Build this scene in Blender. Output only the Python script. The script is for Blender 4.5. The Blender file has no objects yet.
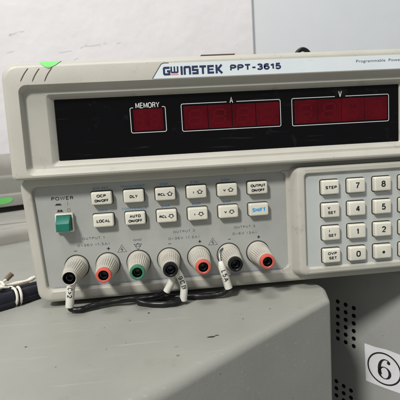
import bpy, bmesh, math, random
from mathutils import Vector, Matrix
random.seed(7)
S = 0.001                                   # everything below is written in millimetres
sc = bpy.context.scene
col = sc.collection

# ------------------------------------------------------------------ camera
cam_d = bpy.data.cameras.new('camera')
cam = bpy.data.objects.new('camera', cam_d); col.objects.link(cam)
def _rx(pi, ya, ro):
    def ray(X, U, fw):
        c, s = math.cos(-ro), math.sin(-ro); x = c*X - s*U; up = s*X + c*U
        c, s = math.cos(-pi), math.sin(-pi); y = c*fw + s*up; z = -s*fw + c*up
        c, s = math.cos(ya), math.sin(ya)
        return Vector((c*x - s*y, s*x + c*y, z))
    return ray(1, 0, 0), ray(0, 1, 0), ray(0, 0, 1)
r_, u_, f_ = _rx(-0.118532, -0.0957126, 0.0574589)
M = Matrix((( r_[0], u_[0], -f_[0]), (r_[1], u_[1], -f_[1]), (r_[2], u_[2], -f_[2]))).to_4x4()
M.translation = Vector((0.503, -272.99, 44.746)) * S
cam.matrix_world = M
cam_d.sensor_width = 36; cam_d.lens = 440.167 * 36 / 400
cam_d.clip_start = 0.01; cam_d.clip_end = 50
cam_d.dof.use_dof = True; cam_d.dof.focus_distance = 0.275; cam_d.dof.aperture_fstop = 26
sc.camera = cam

# ------------------------------------------------------------------ world, lamps, exposure
w = bpy.data.worlds.new('World'); sc.world = w; w.use_nodes = True
bg = w.node_tree.nodes['Background']
bg.inputs[0].default_value = (0.93, 0.97, 1.0, 1); bg.inputs[1].default_value = 0.38
def lamp(name, loc, target, size, power, color):
    d = bpy.data.lights.new(name, 'AREA'); d.shape = 'DISK'; d.size = size; d.energy = power; d.color = color
    o = bpy.data.objects.new(name, d); col.objects.link(o)
    o.location = loc
    o.rotation_euler = (Vector(target) - Vector(loc)).to_track_quat('-Z', 'Y').to_euler()
    return o
Ld = Vector((-0.60, -0.88, 1.0)).normalized()
lamp('key_lamp', Ld * 1.7, (0, 0, 0), 0.24, 31, (1.0, 0.985, 0.955))
lamp('wall_lamp', (-0.15, -0.5, 1.75), (0.05, 0.70, 0.30), 0.5, 15, (1.0, 0.985, 0.985))
sc.view_settings.view_transform = 'Standard'; sc.view_settings.look = 'None'
sc.view_settings.exposure = 0; sc.view_settings.gamma = 1

# ------------------------------------------------------------------ materials
def srgb(r, g, b):
    f = lambda c: (c/255/12.92) if c/255 <= 0.04045 else ((c/255 + 0.055)/1.055)**2.4
    return (f(r), f(g), f(b), 1)
def mat(name, c, rough=0.5, spec=0.5, bump=0.0, bscale=400, mottled=0.0, mscale=18, metal=0, grime=0.0, coat=0, gscale=60, gcol=(0.10, 0.09, 0.07, 1), specks=0.0, sscale=160, scratch=0.0, sccol=(0.55, 0.55, 0.52, 1)):
    m = bpy.data.materials.new(name); m.use_nodes = True
    nt = m.node_tree; b = nt.nodes['Principled BSDF']; N = nt.nodes.new; L = nt.links.new
    b.inputs['Base Color'].default_value = c; b.inputs['Roughness'].default_value = rough
    b.inputs['Specular IOR Level'].default_value = spec; b.inputs['Metallic'].default_value = metal
    b.inputs['Coat Weight'].default_value = coat; b.inputs['Coat Roughness'].default_value = 0.08
    tc = N('ShaderNodeTexCoord'); geo = N('ShaderNodeNewGeometry'); src = geo.outputs['Position']
    last = None
    if mottled:
        n = N('ShaderNodeTexNoise'); n.inputs['Scale'].default_value = mscale; n.inputs['Detail'].default_value = 6; n.inputs['Roughness'].default_value = 0.62
        L(src, n.inputs['Vector'])
        r = N('ShaderNodeMapRange'); r.inputs[1].default_value = 0.3; r.inputs[2].default_value = 0.7
        r.inputs[3].default_value = 1 - mottled; r.inputs[4].default_value = 1 + mottled*0.6; L(n.outputs[0], r.inputs[0])
        mx = N('ShaderNodeMix'); mx.data_type = 'RGBA'; mx.blend_type = 'MULTIPLY'; mx.inputs[0].default_value = 1
        mx.inputs[6].default_value = c; L(r.outputs[0], mx.inputs[7]); last = mx.outputs[2]
        rr = N('ShaderNodeMapRange'); rr.inputs[3].default_value = rough*0.85; rr.inputs[4].default_value = min(1, rough*1.18)
        L(n.outputs[0], rr.inputs[0]); L(rr.outputs[0], b.inputs['Roughness'])
    if grime:
        n = N('ShaderNodeTexNoise'); n.inputs['Scale'].default_value = gscale; n.inputs['Detail'].default_value = 9; n.inputs['Roughness'].default_value = 0.7
        L(src, n.inputs['Vector'])
        r = N('ShaderNodeMapRange'); r.inputs[1].default_value = 0.60; r.inputs[2].default_value = 0.74; r.inputs[3].default_value = 0; r.inputs[4].default_value = grime
        L(n.outputs[0], r.inputs[0])
        mx = N('ShaderNodeMix'); mx.data_type = 'RGBA'; mx.inputs[7].default_value = gcol
        L(r.outputs[0], mx.inputs[0])
        if last: L(last, mx.inputs[6])
        else: mx.inputs[6].default_value = c
        last = mx.outputs[2]
    if specks:
        v = N('ShaderNodeTexVoronoi'); v.inputs['Scale'].default_value = sscale; L(src, v.inputs['Vector'])
        sz = N('ShaderNodeSeparateColor'); L(v.outputs['Color'], sz.inputs[0])
        th = N('ShaderNodeMath'); th.operation = 'MULTIPLY'; th.inputs[1].default_value = 0.17; L(sz.outputs[0], th.inputs[0])
        p3 = N('ShaderNodeMath'); p3.operation = 'POWER'; p3.inputs[1].default_value = 3; L(sz.outputs[1], p3.inputs[0])
        th2 = N('ShaderNodeMath'); th2.operation = 'MULTIPLY'; L(th.outputs[0], th2.inputs[0]); L(p3.outputs[0], th2.inputs[1])
        lt = N('ShaderNodeMath'); lt.operation = 'LESS_THAN'; L(v.outputs['Distance'], lt.inputs[0]); L(th2.outputs[0], lt.inputs[1])
        ml = N('ShaderNodeMath'); ml.operation = 'MULTIPLY'; ml.inputs[1].default_value = specks; L(lt.outputs[0], ml.inputs[0])
        mx = N('ShaderNodeMix'); mx.data_type = 'RGBA'; mx.inputs[7].default_value = (0.06, 0.055, 0.045, 1); L(ml.outputs[0], mx.inputs[0])
        if last: L(last, mx.inputs[6])
        else: mx.inputs[6].default_value = c
        last = mx.outputs[2]
    if scratch:
        for rot, scl in ((0.6, (6, 160, 160)), (-0.9, (9, 210, 210))):
            mp = N('ShaderNodeMapping'); mp.inputs['Rotation'].default_value = (0, 0, rot); mp.inputs['Scale'].default_value = scl; L(src, mp.inputs['Vector'])
            n = N('ShaderNodeTexNoise'); n.inputs['Scale'].default_value = 3.0; n.inputs['Detail'].default_value = 4; L(mp.outputs[0], n.inputs['Vector'])
            r = N('ShaderNodeMapRange'); r.inputs[1].default_value = 0.665; r.inputs[2].default_value = 0.72; r.inputs[3].default_value = 0; r.inputs[4].default_value = scratch; L(n.outputs[0], r.inputs[0])
            mx = N('ShaderNodeMix'); mx.data_type = 'RGBA'; mx.inputs[7].default_value = sccol; L(r.outputs[0], mx.inputs[0])
            if last: L(last, mx.inputs[6])
            else: mx.inputs[6].default_value = c
            last = mx.outputs[2]
    if last: L(last, b.inputs['Base Color'])
    if bump:
        n = N('ShaderNodeTexNoise'); n.inputs['Scale'].default_value = bscale; n.inputs['Detail'].default_value = 3
        L(src, n.inputs['Vector'])
        bp = N('ShaderNodeBump'); bp.inputs['Strength'].default_value = bump; bp.inputs['Distance'].default_value = 0.0004 if bscale > 100 else 0.004
        L(n.outputs[0], bp.inputs['Height']); L(bp.outputs[0], b.inputs['Normal'])
    return m
MT = {}
MT['beige'] = mat('beige_plastic', (0.408, 0.393, 0.340, 1), 0.42, 0.45, 0.10, 1500, 0.07, 25, grime=0.42, gscale=75, gcol=(0.17, 0.145, 0.11, 1), specks=.4, sscale=420)
MT['panel'] = mat('grey_panel_film', (0.318, 0.323, 0.300, 1), 0.5, 0.4, 0.10, 2200, 0.08, 30, grime=0.28, gscale=90, gcol=(0.17, 0.16, 0.14, 1), specks=.35, sscale=600)
MT['padpanel'] = mat('light_panel_film', (0.405, 0.418, 0.400, 1), 0.5, 0.4, 0.06, 2500, 0.04, 30, grime=0.08)
MT['cream'] = mat('cream_key_plastic', (0.60, 0.58, 0.49, 1), 0.38, 0.5, 0.08, 1800, 0.10, 90, grime=.3, gscale=150, gcol=(0.30, 0.26, 0.18, 1))
MT['post'] = mat('post_plastic', (0.40, 0.38, 0.325, 1), 0.45, 0.45, 0.06, 1200, 0.16, 110, grime=0.55, gscale=240)
MT['black'] = mat('black_plastic', (0.006, 0.006, 0.0065, 1), 0.30, 0.35)
MT['hole'] = mat('hole_black', (0.004, 0.004, 0.004, 1), 0.8, 0.1)
MT['gap'] = mat('key_gap_dark', (0.03, 0.03, 0.028, 1), 0.8, 0.1)
MT['brass'] = mat('socket_metal', (0.17, 0.18, 0.19, 1), 0.35, 0.5, metal=1)
MT['red'] = mat('red_ring_plastic', (0.52, 0.09, 0.06, 1), 0.35, 0.5, mottled=0.08, mscale=200)
MT['green'] = mat('green_ring_plastic', (0.035, 0.17, 0.085, 1), 0.35, 0.5, mottled=0.08, mscale=200)
MT['pgreen'] = mat('green_button_plastic', (0.006, 0.125, 0.085, 1), 0.42, 0.4, coat=0.0, mottled=0.1, mscale=120)
MT['window'] = mat('display_filter', (0.003, 0.0025, 0.003, 1), 0.10, 0.12, mottled=0.1, mscale=60, grime=.8, gscale=48, gcol=(0.022, 0.020, 0.021, 1), scratch=.02)  # pale patches: smudges, and faint reflections painted into the colour
MT['digit'] = mat('red_digit_module', (0.078, 0.0018, 0.005, 1), 0.16, 0.13, mottled=0.45, mscale=70, grime=.3, gscale=60, gcol=(0.11, 0.012, 0.016, 1))
MT['segment'] = mat('unlit_segment', (0.080, 0.0018, 0.005, 1), 0.3, 0.15)
MT['white'] = mat('white_print', (0.50, 0.50, 0.49, 1), 0.6, 0.3)
MT['plate'] = mat('name_plate_film', (0.60, 0.645, 0.655, 1), 0.35, 0.4, mottled=0.04, mscale=40, grime=0.12)
MT['navy'] = mat('navy_print', (0.02, 0.03, 0.075, 1), 0.5, 0.3)
MT['logored'] = mat('red_print', (0.55, 0.16, 0.14, 1), 0.5, 0.3)
MT['ink'] = mat('black_print', (0.022, 0.022, 0.024, 1), 0.6, 0.2)
MT['fink'] = mat('worn_black_print', (0.085, 0.09, 0.09, 1), 0.6, 0.2)
MT['blue'] = mat('blue_print', (0.075, 0.20, 0.36, 1), 0.6, 0.2)
MT['shift'] = mat('bright_blue_print', (0.02, 0.26, 0.55, 1), 0.6, 0.2)
MT['sticker'] = mat('green_tape', (0.17, 0.55, 0.15, 1), 0.6, 0.3, mottled=0.1, mscale=80)
MT['case'] = mat('grey_painted_metal', (0.274, 0.275, 0.243, 1), 0.46, 0.4, 0.16, 700, 0.10, 14, grime=0.34, gscale=42, gcol=(0.17, 0.16, 0.13, 1), specks=.6, sscale=210, scratch=.16)
MT['caseside'] = mat('grey_painted_metal_side', (0.315, 0.320, 0.295, 1), 0.46, 0.4, 0.16, 700, 0.10, 14, grime=0.3, gscale=42, gcol=(0.15, 0.14, 0.12, 1), specks=.5, sscale=210, scratch=.12)
MT['pale'] = mat('pale_painted_metal', (0.31, 0.30, 0.27, 1), 0.6, 0.3, 0.3, 120, 0.22, 12, grime=0.5, gscale=22, gcol=(0.20, 0.18, 0.15, 1))
MT['label'] = mat('white_paper', (0.72, 0.71, 0.73, 1), 0.7, 0.2, 0.6, 120, 0.08, 60, grime=.2, gscale=120, gcol=(0.4, 0.38, 0.36, 1))
MT['sleeve'] = mat('white_marker_sleeve', (0.62, 0.61, 0.54, 1), 0.4, 0.4, mottled=0.10, mscale=150, grime=0.4, gscale=180)
MT['cable'] = mat('black_cable_rubber', (0.006, 0.006, 0.007, 1), 0.34, 0.35, 0.2, 500, 0.3, 80)
MT['cord'] = mat('blue_black_cord', (0.010, 0.011, 0.017, 1), 0.45, 0.3, 0.2, 500)
MT['tie'] = mat('white_tie', (0.62, 0.59, 0.52, 1), 0.55, 0.3, 0.2, 600, 0.15, 150)
MT['copper'] = mat('brown_wire_end', (0.16, 0.12, 0.08, 1), 0.6, 0.3)
MT['wall'] = mat('white_plaster', (0.70, 0.675, 0.675, 1), 0.85, 0.2, 0.65, 22, 0.05, 7, grime=0.10, gscale=11, gcol=(0.50, 0.47, 0.46, 1))
MT['panelwall'] = mat('pale_blue_board', (0.61, 0.63, 0.635, 1), 0.7, 0.25, 0.12, 40, 0.03, 6)
MT['floor'] = mat('grey_floor', (0.18, 0.18, 0.17, 1), 0.7, 0.2, mottled=0.1)
MT['chip'] = mat('paint_chip', (0.035, 0.033, 0.03, 1), 0.8, 0.1)
MT['scuffm'] = mat('wall_scuff', (0.635, 0.612, 0.612, 1), 0.9, 0.1)

# ------------------------------------------------------------------ helpers
def link(name, bm, mats, parent=None, smooth=True, angle=35):
    me = bpy.data.meshes.new(name)
    bmesh.ops.scale(bm, vec=(S, S, S), verts=bm.verts)
    bm.to_mesh(me); bm.free()
    if not isinstance(mats, (list, tuple)): mats = [mats]
    for m in mats: me.materials.append(m)
    o = bpy.data.objects.new(name, me); col.objects.link(o)
    if smooth:
        for p in me.polygons: p.use_smooth = True
        try: me.set_sharp_from_angle(angle=math.radians(angle))
        except Exception: pass
    if parent: o.parent = parent
    return o
def tag(o, label=None, cat=None, group=None, kind=None):
    if label: o['label'] = label
    if cat: o['category'] = cat
    if group: o['group'] = group
    if kind: o['kind'] = kind
    return o
def empty(name, label, cat, group=None):
    o = bpy.data.objects.new(name, None); col.objects.link(o); o.empty_display_size = 0.02
    return tag(o, label, cat, group)
def rrect(x0, x1, z0, z1, r, n=6):
    """outline, counter-clockwise seen from the front (-y)"""
    r4 = r if isinstance(r, (tuple, list)) else (r, r, r, r)      # bottom-left, bottom-right, top-right, top-left
    out = []
    for (cx, cz, rr, a0) in ((x0, z0, r4[0], 180), (x1, z0, r4[1], 270), (x1, z1, r4[2], 0), (x0, z1, r4[3], 90)):
        rr = max(rr, 0.001)
        ox = cx + rr if cx == x0 else cx - rr
        oz = cz + rr if cz == z0 else cz - rr
        for k in range(n + 1):
            a = math.radians(a0 + 90*k/n)
            out.append((ox + rr*math.cos(a), oz + rr*math.sin(a)))
    return out
def loops(bm, ls, cap_end=True, cap_start=False, mi=0, n=6, mis=None):
    """ls: list of (x0,x1,z0,z1,r,y) or (outline, y) stitched together, from the back to the front"""
    rings = []
    for l in ls:
        if len(l) == 2: pts, y = l
        else: pts, y = rrect(*l[:5], n=n), l[5]
        rings.append([bm.verts.new((p[0], y, p[1])) for p in pts])
    k = len(rings[0])
    for i in range(len(rings) - 1):
        a, b = rings[i], rings[i+1]
        for j in range(k):
            f = bm.faces.new((a[j], a[(j+1) % k], b[(j+1) % k], b[j]))
            f.material_index = mis[i] if mis else mi
    if cap_end: f = bm.faces.new(rings[-1]); f.material_index = mis[-1] if mis else mi
    if cap_start: f = bm.faces.new(rings[0][::-1]); f.material_index = mis[0] if mis else mi
def lathe(bm, prof, cx, cz, n=40, ribs=0, rib_range=None, depth=0.3, mi=0, cap=True):
    """prof: list of (r, y) about the axis through (cx, cz) along y"""
    rings = []
    for i, (r, y) in enumerate(prof):
        ring = []
        for k in range(n):
            a = 2*math.pi*k/n; rr = r
            if ribs and rib_range[0] <= i <= rib_range[1]:
                rr = r - depth*(0.5 - 0.5*math.cos(a*ribs))
            ring.append(bm.verts.new((cx + rr*math.cos(a), y, cz + rr*math.sin(a))))
        rings.append(ring)
    for i in range(len(rings)-1):
        for k in range(n):
            f = bm.faces.new((rings[i][k], rings[i][(k+1) % n], rings[i+1][(k+1) % n], rings[i+1][k])); f.material_index = mi
    if cap: f = bm.faces.new(rings[-1]); f.material_index = mi
def catmull(pts, sub=8):
    P = [Vector(p) for p in pts]; P = [2*P[0]-P[1]] + P + [2*P[-1]-P[-2]]; out = []
    for i in range(1, len(P)-2):
        for k in range(sub):
            t = k/sub; a, b, c, d = P[i-1], P[i], P[i+1], P[i+2]
            out.append(0.5*((2*b) + (c-a)*t + (2*a-5*b+4*c-d)*t*t + (3*b-a-3*c+d)*t**3))
    out.append(P[-2]); return out
def tube(bm, pts, r, n=14, mi=0, sub=8, smooth_path=True, rfun=None, hollow=False):
    C = catmull(pts, sub) if smooth_path else [Vector(p) for p in pts]
    rings = []; up = Vector((0, 1, 0.13)).normalized(); m = len(C)
    for i, c in enumerate(C):
        d = (C[min(i+1, m-1)] - C[max(i-1, 0)]).normalized()
        a = d.cross(up); a = a.normalized() if a.length > 1e-4 else Vector((1, 0, 0)); b = d.cross(a)
        up = -b if b.dot(up) < 0 else b
        rr = r if rfun is None else r*rfun(i/(m-1))
        rings.append([bm.verts.new(c + a*rr*math.cos(2*math.pi*k/n) + up*rr*math.sin(2*math.pi*k/n)) for k in range(n)])
    for i in range(m-1):
        for k in range(n):
            f = bm.faces.new((rings[i][k], rings[i][(k+1) % n], rings[i+1][(k+1) % n], rings[i+1][k])); f.material_index = mi
    for rg in (rings[0], rings[-1]):
        f = bm.faces.new(rg); f.material_index = mi
    bmesh.ops.recalc_face_normals(bm, faces=bm.faces)
def text_mesh(s, bold=0.0, spacing=1.0, italic=0.0):
    """(verts, faces) of a text in its own box, x 0..1, y 0..1"""
    c = bpy.data.curves.new('t', 'FONT'); c.body = s; c.size = 1; c.offset = bold; c.space_character = spacing
    c.shear = italic; c.resolution_u = 3; c.align_x = 'LEFT'
    o = bpy.data.objects.new('t', c); col.objects.link(o)
    dg = bpy.context.evaluated_depsgraph_get(); dg.update()
    me = bpy.data.meshes.new_from_object(o.evaluated_get(dg))
    V = [tuple(v.co[:2]) for v in me.vertices]; F = [tuple(p.vertices) for p in me.polygons]
    bpy.data.objects.remove(o); bpy.data.curves.remove(c); bpy.data.meshes.remove(me)
    xs = [v[0] for v in V]; ys = [v[1] for v in V]
    x0, x1, y0, y1 = min(xs), max(xs), min(ys), max(ys)
    return [((x-x0)/(x1-x0), (y-y0)/(y1-y0 if y1 > y0 else 1)) for x, y in V], F
_tc = {}
def add_text(bm, s, cx, cz, w, h, y, mi=0, bold=0.015, fn=None, spacing=1.0):
    key = (s, bold, spacing)
    if key not in _tc: _tc[key] = text_mesh(s, bold, spacing)
    V, F = _tc[key]
    vs = []
    for u, v in V:
        a, b = (u-0.5)*w, (v-0.5)*h
        p = fn(a, b) if fn else (cx + a, y, cz + b)
        vs.append(bm.verts.new(p))
    for f in F:
        try: fc = bm.faces.new([vs[i] for i in f]); fc.material_index = mi
        except ValueError: pass
def add_poly(bm, pts, y, mi=0):
    f = bm.faces.new([bm.verts.new((p[0], y, p[1])) for p in pts]); f.material_index = mi; return f
def add_stroke(bm, pts, wd, y, mi=0, closed=False):
    P = [Vector((p[0], 0, p[1])) for p in pts]; n = len(P); L, R = [], []
    for i in range(n):
        if closed: a, b, c = P[i-1], P[i], P[(i+1) % n]
        else: a, b, c = P[max(i-1, 0)], P[i], P[min(i+1, n-1)]
        d1 = (b-a).normalized() if (b-a).length > 1e-6 else (c-b).normalized()
        d2 = (c-b).normalized() if (c-b).length > 1e-6 else d1
        n1 = Vector((-d1.z, 0, d1.x)); n2 = Vector((-d2.z, 0, d2.x)); m = (n1+n2)
        m = m.normalized() if m.length > 1e-3 else n1
        k = wd/2/max(0.72, m.dot(n1))
        L.append(bm.verts.new((b.x + m.x*k, y, b.z + m.z*k))); R.append(bm.verts.new((b.x - m.x*k, y, b.z - m.z*k)))
    for i in range(n if closed else n-1):
        j = (i+1) % n
        f = bm.faces.new((L[i], L[j], R[j], R[i])); f.material_index = mi
def flip_front(bm):
    """turn flat lettering towards -y"""
    for f in bm.faces:
        f.normal_update()
        if f.normal.y > 0: f.normal_flip()
def circle(cx, cz, r, n=40): return [(cx + r*math.cos(2*math.pi*k/n), cz + r*math.sin(2*math.pi*k/n)) for k in range(n)]

# a plain grotesque stroke alphabet for the printed legends: polylines on a unit-high cell
def _arc(cx, cy, rx, ry, a0, a1, n=10): return [(cx + rx*math.cos(math.radians(a0+(a1-a0)*k/n)), cy + ry*math.sin(math.radians(a0+(a1-a0)*k/n))) for k in range(n+1)]
GL = {
 'O': (.66, [_arc(.33, .66, .33, .34, 0, 180) + _arc(.33, .34, .33, .34, 180, 360) + [(.66, .66)]]),
 '0': (.52, [_arc(.26, .70, .26, .30, 0, 180) + _arc(.26, .30, .26, .30, 180, 360) + [(.52, .70)]]),
 'C': (.62, [_arc(.32, .66, .31, .34, 30, 180) + _arc(.32, .34, .31, .34, 180, 330)]),
 'G': (.66, [_arc(.33, .66, .32, .34, 35, 180) + _arc(.33, .34, .32, .34, 180, 340) + [(.65, .46), (.38, .46)]]),
 'P': (.55, [[(.04, 0), (.04, 1)], [(.04, 1), (.30, 1)] + _arc(.30, .75, .25, .25, 80, -80) + [(.30, .5), (.04, .5)]]),
 'R': (.58, [[(.04, 0), (.04, 1)], [(.04, 1), (.30, 1)] + _arc(.30, .76, .25, .24, 80, -80) + [(.30, .52), (.04, .52)], [(.28, .52), (.44, .42), (.50, .2), (.56, 0)]]),
 'B': (.56, [[(.04, 0), (.04, 1)], [(.04, 1), (.28, 1)] + _arc(.28, .77, .22, .23, 80, -80) + [(.28, .54), (.04, .54)], [(.28, .54)] + _arc(.28, .27, .27, .27, 80, -80) + [(.28, 0), (.04, 0)]]),
 'D': (.60, [[(.04, 1), (.24, 1)] + _arc(.24, .64, .34, .36, 85, 0) + _arc(.24, .36, .34, .36, 0, -85) + [(.24, 0), (.04, 0), (.04, 1)]]),
 'N': (.58, [[(.03, 0), (.03, 1)], [(.05, .98), (.54, .02)], [(.56, 0), (.56, 1)]]),
 'F': (.50, [[(.04, 0), (.04, 1), (.50, 1)], [(.04, .52), (.44, .52)]]),
 'E': (.52, [[(.52, 1), (.04, 1), (.04, 0), (.53, 0)], [(.04, .52), (.48, .52)]]),
 'L': (.48, [[(.04, 1), (.04, 0), (.50, 0)]]),
 'A': (.66, [[(.0, -.02), (.33, 1), (.66, -.02)], [(.13, .32), (.53, .32)]]),
 'V': (.62, [[(0, 1.04), (.30, 0)], [(.32, 0), (.62, 1.04)]]),
 'W': (.86, [[(0, 1.02), (.2, 0), (.43, .98), (.66, 0), (.86, 1.02)]]),
 'Y': (.60, [[(0, 1.02), (.30, .45), (.60, 1.02)], [(.30, .48), (.30, 0)]]),
 'I': (.08, [[(.04, 0), (.04, 1)]]),
 'K': (.58, [[(.04, 0), (.04, 1)], [(.54, 1.0), (.06, .42)], [(.22, .60), (.58, 0)]]),
 'X': (.58, [[(0, 1), (.58, 0)], [(0, 0), (.58, 1)]]),
 'H': (.56, [[(.04, 0), (.04, 1)], [(.54, 0), (.54, 1)], [(.04, .52), (.54, .52)]]),
 'M': (.72, [[(.03, 0), (.03, 1)], [(.06, .98), (.36, .14), (.66, .98)], [(.69, 1), (.69, 0)]]),
 'U': (.58, [[(.03, 1), (.03, .30)] + _arc(.29, .29, .26, .29, 180, 360) + [(.55, .30), (.55, 1)]]),
 'T': (.56, [[(0, 1), (.56, 1)], [(.28, 1), (.28, 0)]]),
 'S': (.55, [[(p.x, p.y) for p in catmull([(a, b, 0) for a, b in ((.52, .78), (.45, .94), (.28, 1), (.10, .94), (.03, .77), (.10, .61), (.28, .53), (.46, .43), (.54, .26), (.46, .07), (.28, 0), (.09, .06), (.01, .22))], 3)]]),
 '1': (.30, [[(.24, 0), (.24, 1.04)], [(-.02, .76), (.14, .80), (.24, .96)]]),
 '2': (.50, [_arc(.25, .73, .24, .27, 170, 0, 9) + [(.48, .60), (.02, .02), (.50, .02)]]),
 '3': (.50, [_arc(.24, .76, .22, .24, 160, -60, 9) + [(.20, .53)], [(.20, .53)] + _arc(.24, .27, .25, .27, 70, -160, 10)]),
 '4': (.54, [[(.40, 0), (.40, 1)], [(.39, .98), (.03, .30)], [(-.02, .28), (.56, .28)]]),
 '5': (.50, [[(.46, 1), (.10, 1), (.05, .52)] + _arc(.24, .31, .25, .31, 115, -155, 11)]),
 '6': (.50, [_arc(.27, .70, .24, .30, 30, 180, 7) + [(.03, .32)] + _arc(.26, .30, .23, .30, 180, 540, 16)]),
 '7': (.50, [[(.0, 1), (.50, 1), (.28, .5), (.18, 0)]]),
 '8': (.50, [_arc(.25, .77, .21, .23, -90, 270, 16), _arc(.25, .28, .25, .28, 90, 450, 16)]),
 '9': (.50, [_arc(.23, .30, .24, .30, 210, 360, 7) + [(.47, .68)] + _arc(.24, .70, .23, .30, 0, 360, 16)]),
 '/': (.36, [[(0, -.04), (.36, 1.04)]]), '-': (.34, [[(0, .42), (.34, .42)]]), '(': (.20, [_arc(.3, .5, .28, .62, 130, 230, 6)]), ')': (.20, [_arc(-.1, .5, .28, .62, 50, -50, 6)]),
 '.': (.10, [[(.0, .03), (.10, .03)]]), '~': (.50, [[(.0, .38), (.12, .50), (.25, .45), (.38, .38), (.50, .50)]]), ' ': (.22, []), '>': (.5, [[(.0, .85), (.5, .5), (.0, .15)]]),
}
def add_gro(bm, s, cx, cz, w, h, y, mi=0, sw=.2, fn=None, gap=.24):
    """stroke lettering fitted to a w x h box, sw = stroke width in mm"""
    tot = sum(GL[c][0] for c in s) + gap*(len(s)-1)
    kx = (w - sw)/tot if tot > .2 else h; kz = h - sw; x = -w/2 + sw/2
    if tot <= .2: x = -tot*kx/2
    for ci, c in enumerate(s):
        gw, ps_ = GL[c]
        for pi_, P in enumerate(ps_):
            dy = 0.012*pi_
            Q = [(cx + x + a*kx, cz - h/2 + sw/2 + b*kz) for a, b in P]
            if fn:
                Q = [(q1[0]+(q2[0]-q1[0])*k/6, q1[1]+(q2[1]-q1[1])*k/6) for q1, q2 in zip(Q, Q[1:]) for k in range(6)] + [Q[-1]]; n0 = len(bm.verts); add_stroke(bm, [(a-cx, b-cz) for a, b in Q], sw, 0, mi)
                bm.verts.ensure_lookup_table()
                for v in bm.verts[n0:]: v.co = fn(v.co.x, v.co.z)
            else: add_stroke(bm, Q, sw, y - dy, mi)
        x += (gw + gap)*kx

# ------------------------------------------------------------------ the setting: walls and floor
def slab(name, x0, x1, y0, y1, z0, z1, m, bev=0.0, parent=None):
    bm = bmesh.new(); bmesh.ops.create_cube(bm, size=1)
    for v in bm.verts: v.co = Vector(((x0+x1)/2 + v.co.x*(x1-x0), (y0+y1)/2 + v.co.y*(y1-y0), (z0+z1)/2 + v.co.z*(z1-z0)))
    if bev: bmesh.ops.bevel(bm, geom=bm.edges[:], offset=bev, segments=4, affect='EDGES', profile=0.5)
    return link(name, bm, m, parent)
wl = slab('wall', -1600, 231, 700, 830, -260, 1500, MT['wall'], 2.5)
tag(wl, kind='structure')
wr = slab('wall_panel', 233, 1900, 716, 830, -260, 1500, MT['panelwall'])
tag(wr, kind='structure')
tag(slab('floor', -1900, 1900, -1200, 830, -300, -260.5, MT['floor']), kind='structure')
# scuffs and small marks in the plaster: raised flakes
bm = bmesh.new()
for (x, z, wd, hh, a) in ((-272, 299, 30, 3.5, .25), (-255, 303, 16, 3, .15), (-278, 296, 7, 5, .6), (-137, 267, 9, 5, .3), (-129, 271, 12, 4, .5), (-88, 274, 8, 5, .3), (-110, 270.5, 46, 2, .08), (-170, 259.5, 34, 2, .12), (-282, 262.7, 20, 1.8, .2), (-150, 244, 22, 1.8, .4), (-60, 273, 14, 1.8, .3)):
    n = 9; pts = []
    for k in range(n):
        t = 2*math.pi*k/n; rr = random.uniform(.45, 1)
        px, pz = wd/2*math.cos(t)*rr, hh/2*math.sin(t)*rr
        pts.append((x + px*math.cos(a) - pz*math.sin(a), z + px*math.sin(a) + pz*math.cos(a)))
    add_poly(bm, pts, 699.4)
flip_front(bm)
sp = link('plaster_scuff', bm, MT['scuffm'], wl, smooth=False)

# ------------------------------------------------------------------ grey metal cases
E1 = Vector((-0.775, -0.632, 0)); E2 = Vector((-0.632, 0.775, 0)); OC = Vector((94, 12, 0))
def on(e1, e2): 
    p = OC + E1*e1 + E2*e2; return (p.x, p.y)
def plan_round(poly, radii, n=6):
    out = []; m = len(poly)
    for i in range(m):
        p = Vector(poly[i]); a = (Vector(poly[i-1]) - p).normalized(); b = (Vector(poly[(i+1) % m]) - p).normalized(); r = radii[i]
        if r <= 0: out.append(tuple(p)); continue
        ang = a.angle(b); d = r/math.tan(ang/2)
        c = p + (a+b).normalized()*(r/math.sin(ang/2)); s = p + a*d; e = p + b*d
        v0 = s - c; v1 = e - c; tot = v0.angle_signed(v1) if v0.length else 0
        for k in range(n+1):
            t = -tot*k/n; out.append((c.x + v0.x*math.cos(t) - v0.y*math.sin(t), c.y + v0.x*math.sin(t) + v0.y*math.cos(t)))
    return out
def extrude_plan(bm, pts, z0, z1, rtop, seg=6, insets=None):
    """a closed box over a plan outline with its top edge rounded by rtop (mm); insets: rounding per outline point"""
    c = Vector((sum(p[0] for p in pts)/len(pts), sum(p[1] for p in pts)/len(pts))); m = len(pts)
    area = sum(pts[i][0]*pts[(i+1) % m][1] - pts[(i+1) % m][0]*pts[i][1] for i in range(m))
    if area < 0: pts = pts[::-1]; insets = insets[::-1] if insets else None
    nrm = []
    for i in range(m):
        a, b, d = Vector(pts[i-1]), Vector(pts[i]), Vector(pts[(i+1) % m])
        t1 = (b-a).normalized(); t2 = (d-b).normalized(); n1 = Vector((t1.y, -t1.x)); n2 = Vector((t2.y, -t2.x))
        nn = (n1+n2).normalized(); nrm.append(nn / max(0.5, nn.dot(n1)))
    rings = []
    def ring(f, zf):
        r = []
        for i, p in enumerate(pts):
            rt = insets[i] if insets else rtop
            q = Vector(p) - nrm[i]*rt*f
            r.append(bm.verts.new((q.x, q.y, z1 - rt*zf)))
        rings.append(r)
    rings.append([bm.verts.new((p[0], p[1], z0)) for p in pts])
    for k in range(seg+1):
        a = math.pi/2*k/seg; ring(1-math.cos(a), 1-math.sin(a))
    for i in range(len(rings)-1):
        for j in range(m):
            bm.faces.new((rings[i][j], rings[i][(j+1) % m], rings[i+1][(j+1) % m], rings[i+1][j]))
    bm.faces.new(rings[-1]); bm.faces.new(rings[0][::-1])
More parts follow.
